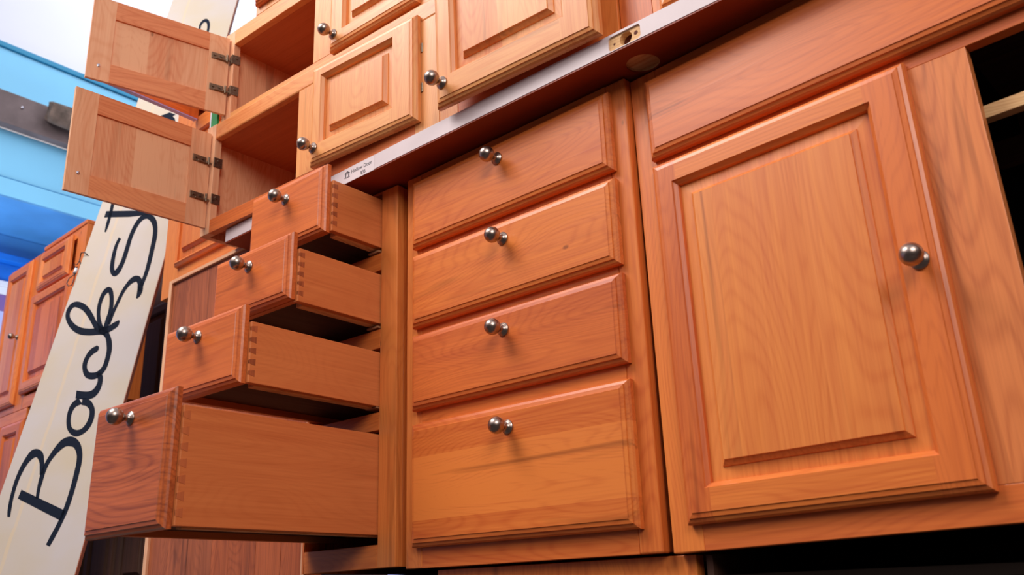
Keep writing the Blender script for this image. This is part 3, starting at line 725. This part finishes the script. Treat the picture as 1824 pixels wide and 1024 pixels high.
# foot of the board on the floor
foot = A0 - VP*((A0.z-FZ)/VP.z)
SW = Matrix.Translation(foot) @ SM.to_4x4()
SWi = SW.inverted()
def on_sign(px, py):
    o = SWi @ CAM; v = SWi.to_3x3() @ ray(px, py); tt = -o.z/v.z; q = o+v*tt; return q.x, q.y
LW = on_sign(0, 881)[0]
LEN = (A0-foot).length+.28
t = bpy.data.objects.new('sign_board', None); COL.objects.link(t); t.matrix_world = SW; BASE[t.name] = Vector((0, 0, 0))
tag(t, 'tall cream painted sign board with black script lettering leaning on the cabinets', 'sign')
box('board', LW, 0, .006, LEN, -.014, -.0003, M_SIGN, t, .0008)
box('plywood_edge', 0.0001, .0016, .006, LEN, -.0138, -.0006, wood('walnut', 'y'), t, 0, 'dark bare plywood edge')
def catmull(P, n=7):
    Q = [P[0]]+list(P)+[P[-1]]; out = []
    for i in range(1, len(Q)-2):
        for k in range(n):
            s = k/n
            out.append(tuple(.5*((2*Q[i][c])+(-Q[i-1][c]+Q[i+1][c])*s+(2*Q[i-1][c]-5*Q[i][c]+4*Q[i+1][c]-Q[i+2][c])*s*s+(-Q[i-1][c]+3*Q[i][c]-3*Q[i+1][c]+Q[i+2][c])*s**3) for c in range(3)))
    out.append(tuple(P[-1])); return out
def stroke(name, P, ox, oy, sc):
    """P: (x, y, width) in a zoomed crop of the lettering"""
    C = catmull(P); bm = bmesh.new(); L = []; R = []
    pts = [on_sign(ox+x/sc, oy+y/sc) for x, y, w_ in C]
    for i, (x, y, w_) in enumerate(C):
        a = C[max(i-1, 0)]; b = C[min(i+1, len(C)-1)]; dx, dy = b[0]-a[0], b[1]-a[1]; l = math.hypot(dx, dy) or 1
        nx, ny = -dy/l*w_/2, dx/l*w_/2
        p = on_sign(ox+(x+nx)/sc, oy+(y+ny)/sc); q = on_sign(ox+(x-nx)/sc, oy+(y-ny)/sc)
        L.append(bm.verts.new((p[0], p[1], .0003))); R.append(bm.verts.new((q[0], q[1], .0003)))
    for i in range(len(L)-1):
        try: bm.faces.new((L[i], L[i+1], R[i+1], R[i]))
        except ValueError: pass
    return bm
def letter(ch, *parts, polys=()):
    bm = bmesh.new()
    for P, ox, oy, sc in parts:
        b2 = stroke(ch, P, ox, oy, sc); me = bpy.data.meshes.new('tmp'); b2.to_mesh(me); b2.free(); bm.from_mesh(me); bpy.data.meshes.remove(me)
    for pts in polys:
        bm.faces.new([bm.verts.new((*on_sign(*p), .0003)) for p in pts])
    me = bpy.data.meshes.new('letter'); bmesh.ops.recalc_face_normals(bm, faces=bm.faces); bm.to_mesh(me); bm.free(); me.materials.append(M_SIGNINK)
    o = bpy.data.objects.new('letter', me); COL.objects.link(o); o.parent = t; o['label'] = ch; return o
z1 = (0, 760, 4.655); z2 = (100, 580, 4.655); z3 = (100, 480, 5.12); z4 = (160, 350, 5.6875)
letter('letter B',
  ([(396, 985, 34), (440, 905, 38), (485, 820, 36), (527, 730, 38), (562, 640, 40), (600, 520, 40), (632, 400, 42), (656, 290, 44), (658, 215, 50), (635, 150, 66), (590, 122, 82), (535, 132, 66), (487, 172, 52), (440, 228, 40), (395, 295, 34), (365, 360, 34), (340, 440, 34), (320, 520, 28), (308, 595, 26)],)+z1,
  ([(72, 748, 22), (78, 690, 30), (90, 620, 30), (108, 545, 30), (137, 450, 32), (180, 352, 36), (230, 272, 44), (282, 222, 66), (325, 228, 66), (345, 285, 42), (348, 340, 38), (345, 400, 34)],)+z1,
  polys=[[(178/4.655, 760+522/4.655), (148/4.655, 760+595/4.655), (505/4.655, 760+780/4.655), (545/4.655, 760+698/4.655)]])
letter('letter a',
  ([(215, 628, 60), (262, 640, 60), (296, 690, 46), (293, 760, 44), (262, 830, 44), (215, 876, 44), (158, 890, 55), (114, 855, 42), (103, 790, 36), (114, 720, 36), (145, 660, 44), (200, 622, 60)],)+z2,
  ([(165, 570, 66), (230, 578, 64), (290, 572, 62), (335, 535, 50), (362, 475, 42), (364, 420, 44), (345, 392, 36)],)+z2)
letter('letter c',
  ([(346, 168, 20), (330, 192, 44), (295, 217, 44), (262, 258, 36), (240, 310, 38), (238, 360, 40), (262, 408, 54), (310, 416, 56), (357, 395, 44), (400, 345, 38), (426, 270, 38), (440, 200, 42), (438, 130, 46), (425, 85, 46), (405, 55, 60)],)+z2)
letter('letter k',
  ([(450, 575, 40), (380, 566, 58), (300, 570, 62), (215, 558, 64), (150, 515, 56), (108, 445, 42), (112, 380, 38), (150, 328, 42), (200, 320, 56), (262, 352, 58), (310, 415, 54), (345, 480, 50), (385, 540, 60), (440, 560, 70)],)+z3,
  ([(420, 560, 50), (398, 500, 44), (387, 430, 34), (390, 350, 34), (410, 272, 34), (442, 210, 40), (485, 183, 48), (504, 235, 40), (505, 310, 38), (494, 390, 40), (474, 450, 40), (455, 520, 45), (440, 565, 50)],)+z3,
  ([(430, 555, 60), (470, 545, 58), (505, 528, 52), (548, 497, 48), (575, 465, 12)],)+z3)
letter('letter S',
  ([(480, 500, 24), (520, 392, 26), (560, 302, 28), (610, 200, 30), (660, 130, 36), (705, 92, 50), (745, 85, 56), (766, 125, 50), (766, 180, 50), (752, 230, 36), (733, 262, 12)],)+z3,
  ([(500, 960, 30), (520, 905, 38), (548, 835, 36), (575, 760, 38), (605, 650, 42), (632, 530, 44), (655, 420, 46), (663, 330, 46), (647, 250, 58), (600, 200, 62), (545, 208, 48), (500, 245, 42), (455, 315, 40), (415, 405, 40), (385, 500, 42), (355, 600, 42), (325, 680, 42), (285, 752, 50), (246, 780, 56), (225, 735, 44), (232, 650, 40), (250, 560, 36), (275, 480, 30), (305, 422, 28)],)+z4)
letter('letter t',
  ([(250, 10, 30), (232, 75, 32), (205, 190, 30), (180, 280, 30), (156, 360, 14)],)+z4,
  polys=[[(160+168/5.6875, 350+148/5.6875), (160+145/5.6875, 350+212/5.6875), (160+400/5.6875, 350+206/5.6875), (160+520/5.6875, 350+192/5.6875), (160+600/5.6875, 350+190/5.6875), (160+520/5.6875, 350+142/5.6875)]])
letter('partly hidden letter', polys=[[(240+x/10.24, 170+y/10.24) for x, y in ((470, 370), (640, 310), (745, 350), (690, 378), (730, 420), (748, 515), (742, 640), (650, 600), (600, 470), (470, 395))],
                 [(240+x/10.24, 170+y/10.24) for x, y in ((820, 330), (900, 380), (1010, 440), (1055, 462), (990, 492), (930, 460), (860, 400))]])
letter('partly hidden letter', ([(690, 470, 30), (700, 410, 34), (745, 350, 40), (800, 335, 60), (832, 380, 48), (830, 470, 40), (800, 560, 34), (740, 600, 30)], 280, 0, 9.12))

# wire hook and loop hanging on the left edge of the sign
def tube(bm, P, r, seg=8):
    P = [Vector(p) for p in P]; rings = []
    for i, p in enumerate(P):
        tg = (P[min(i+1, len(P)-1)]-P[max(i-1, 0)]).normalized(); u_ = tg.orthogonal().normalized()
        if rings: u_ = (last-tg*last.dot(tg)).normalized()
        last = u_; v_ = tg.cross(u_)
        rings.append([bm.verts.new(p+(u_*math.cos(2*math.pi*k/seg)+v_*math.sin(2*math.pi*k/seg))*r) for k in range(seg)])
    for a, b in zip(rings, rings[1:]):
        for k in range(seg): bm.faces.new((a[k], a[(k+1) % seg], b[(k+1) % seg], b[k]))
    bm.faces.new(rings[0]); bm.faces.new(rings[-1])
h = bpy.data.objects.new('wire_hook', None); COL.objects.link(h)
hx0, hy0 = on_sign(148, 456)
h.matrix_world = SW @ Matrix.Translation((hx0, hy0, 0)); BASE[h.name] = Vector((0, 0, 0)); tag(h, 'dark wire hook with a hanging loop on the left edge of the sign', 'hook')
def sp(px, py, dz=.004): x, y = on_sign(px, py); return (x-hx0, y-hy0, dz)
bm = bmesh.new(); tube(bm, [sp(157, 455, .002), sp(153, 452, .006), sp(147, 453, .008), sp(142, 455, -.004), sp(140, 462, -.006), sp(143, 470, -.004)], .0016)
link('hook', bm, M_WIRE, h, smooth=True)
bm = bmesh.new(); tube(bm, [sp(143, 466), sp(138, 473), sp(133, 471), sp(135, 480), sp(139, 476), sp(136, 488), sp(131, 492), sp(124, 497), sp(120, 506), sp(123, 511), sp(129, 509), sp(133, 498), sp(135, 488)], .0014)
link('wire_loop', bm, M_WIRE, h, smooth=True)
bm = bmesh.new(); tube(bm, [sp(137, 480), sp(134, 488)], .005, 10); link('crimp_sleeve', bm, M_PLATE, h, smooth=True)
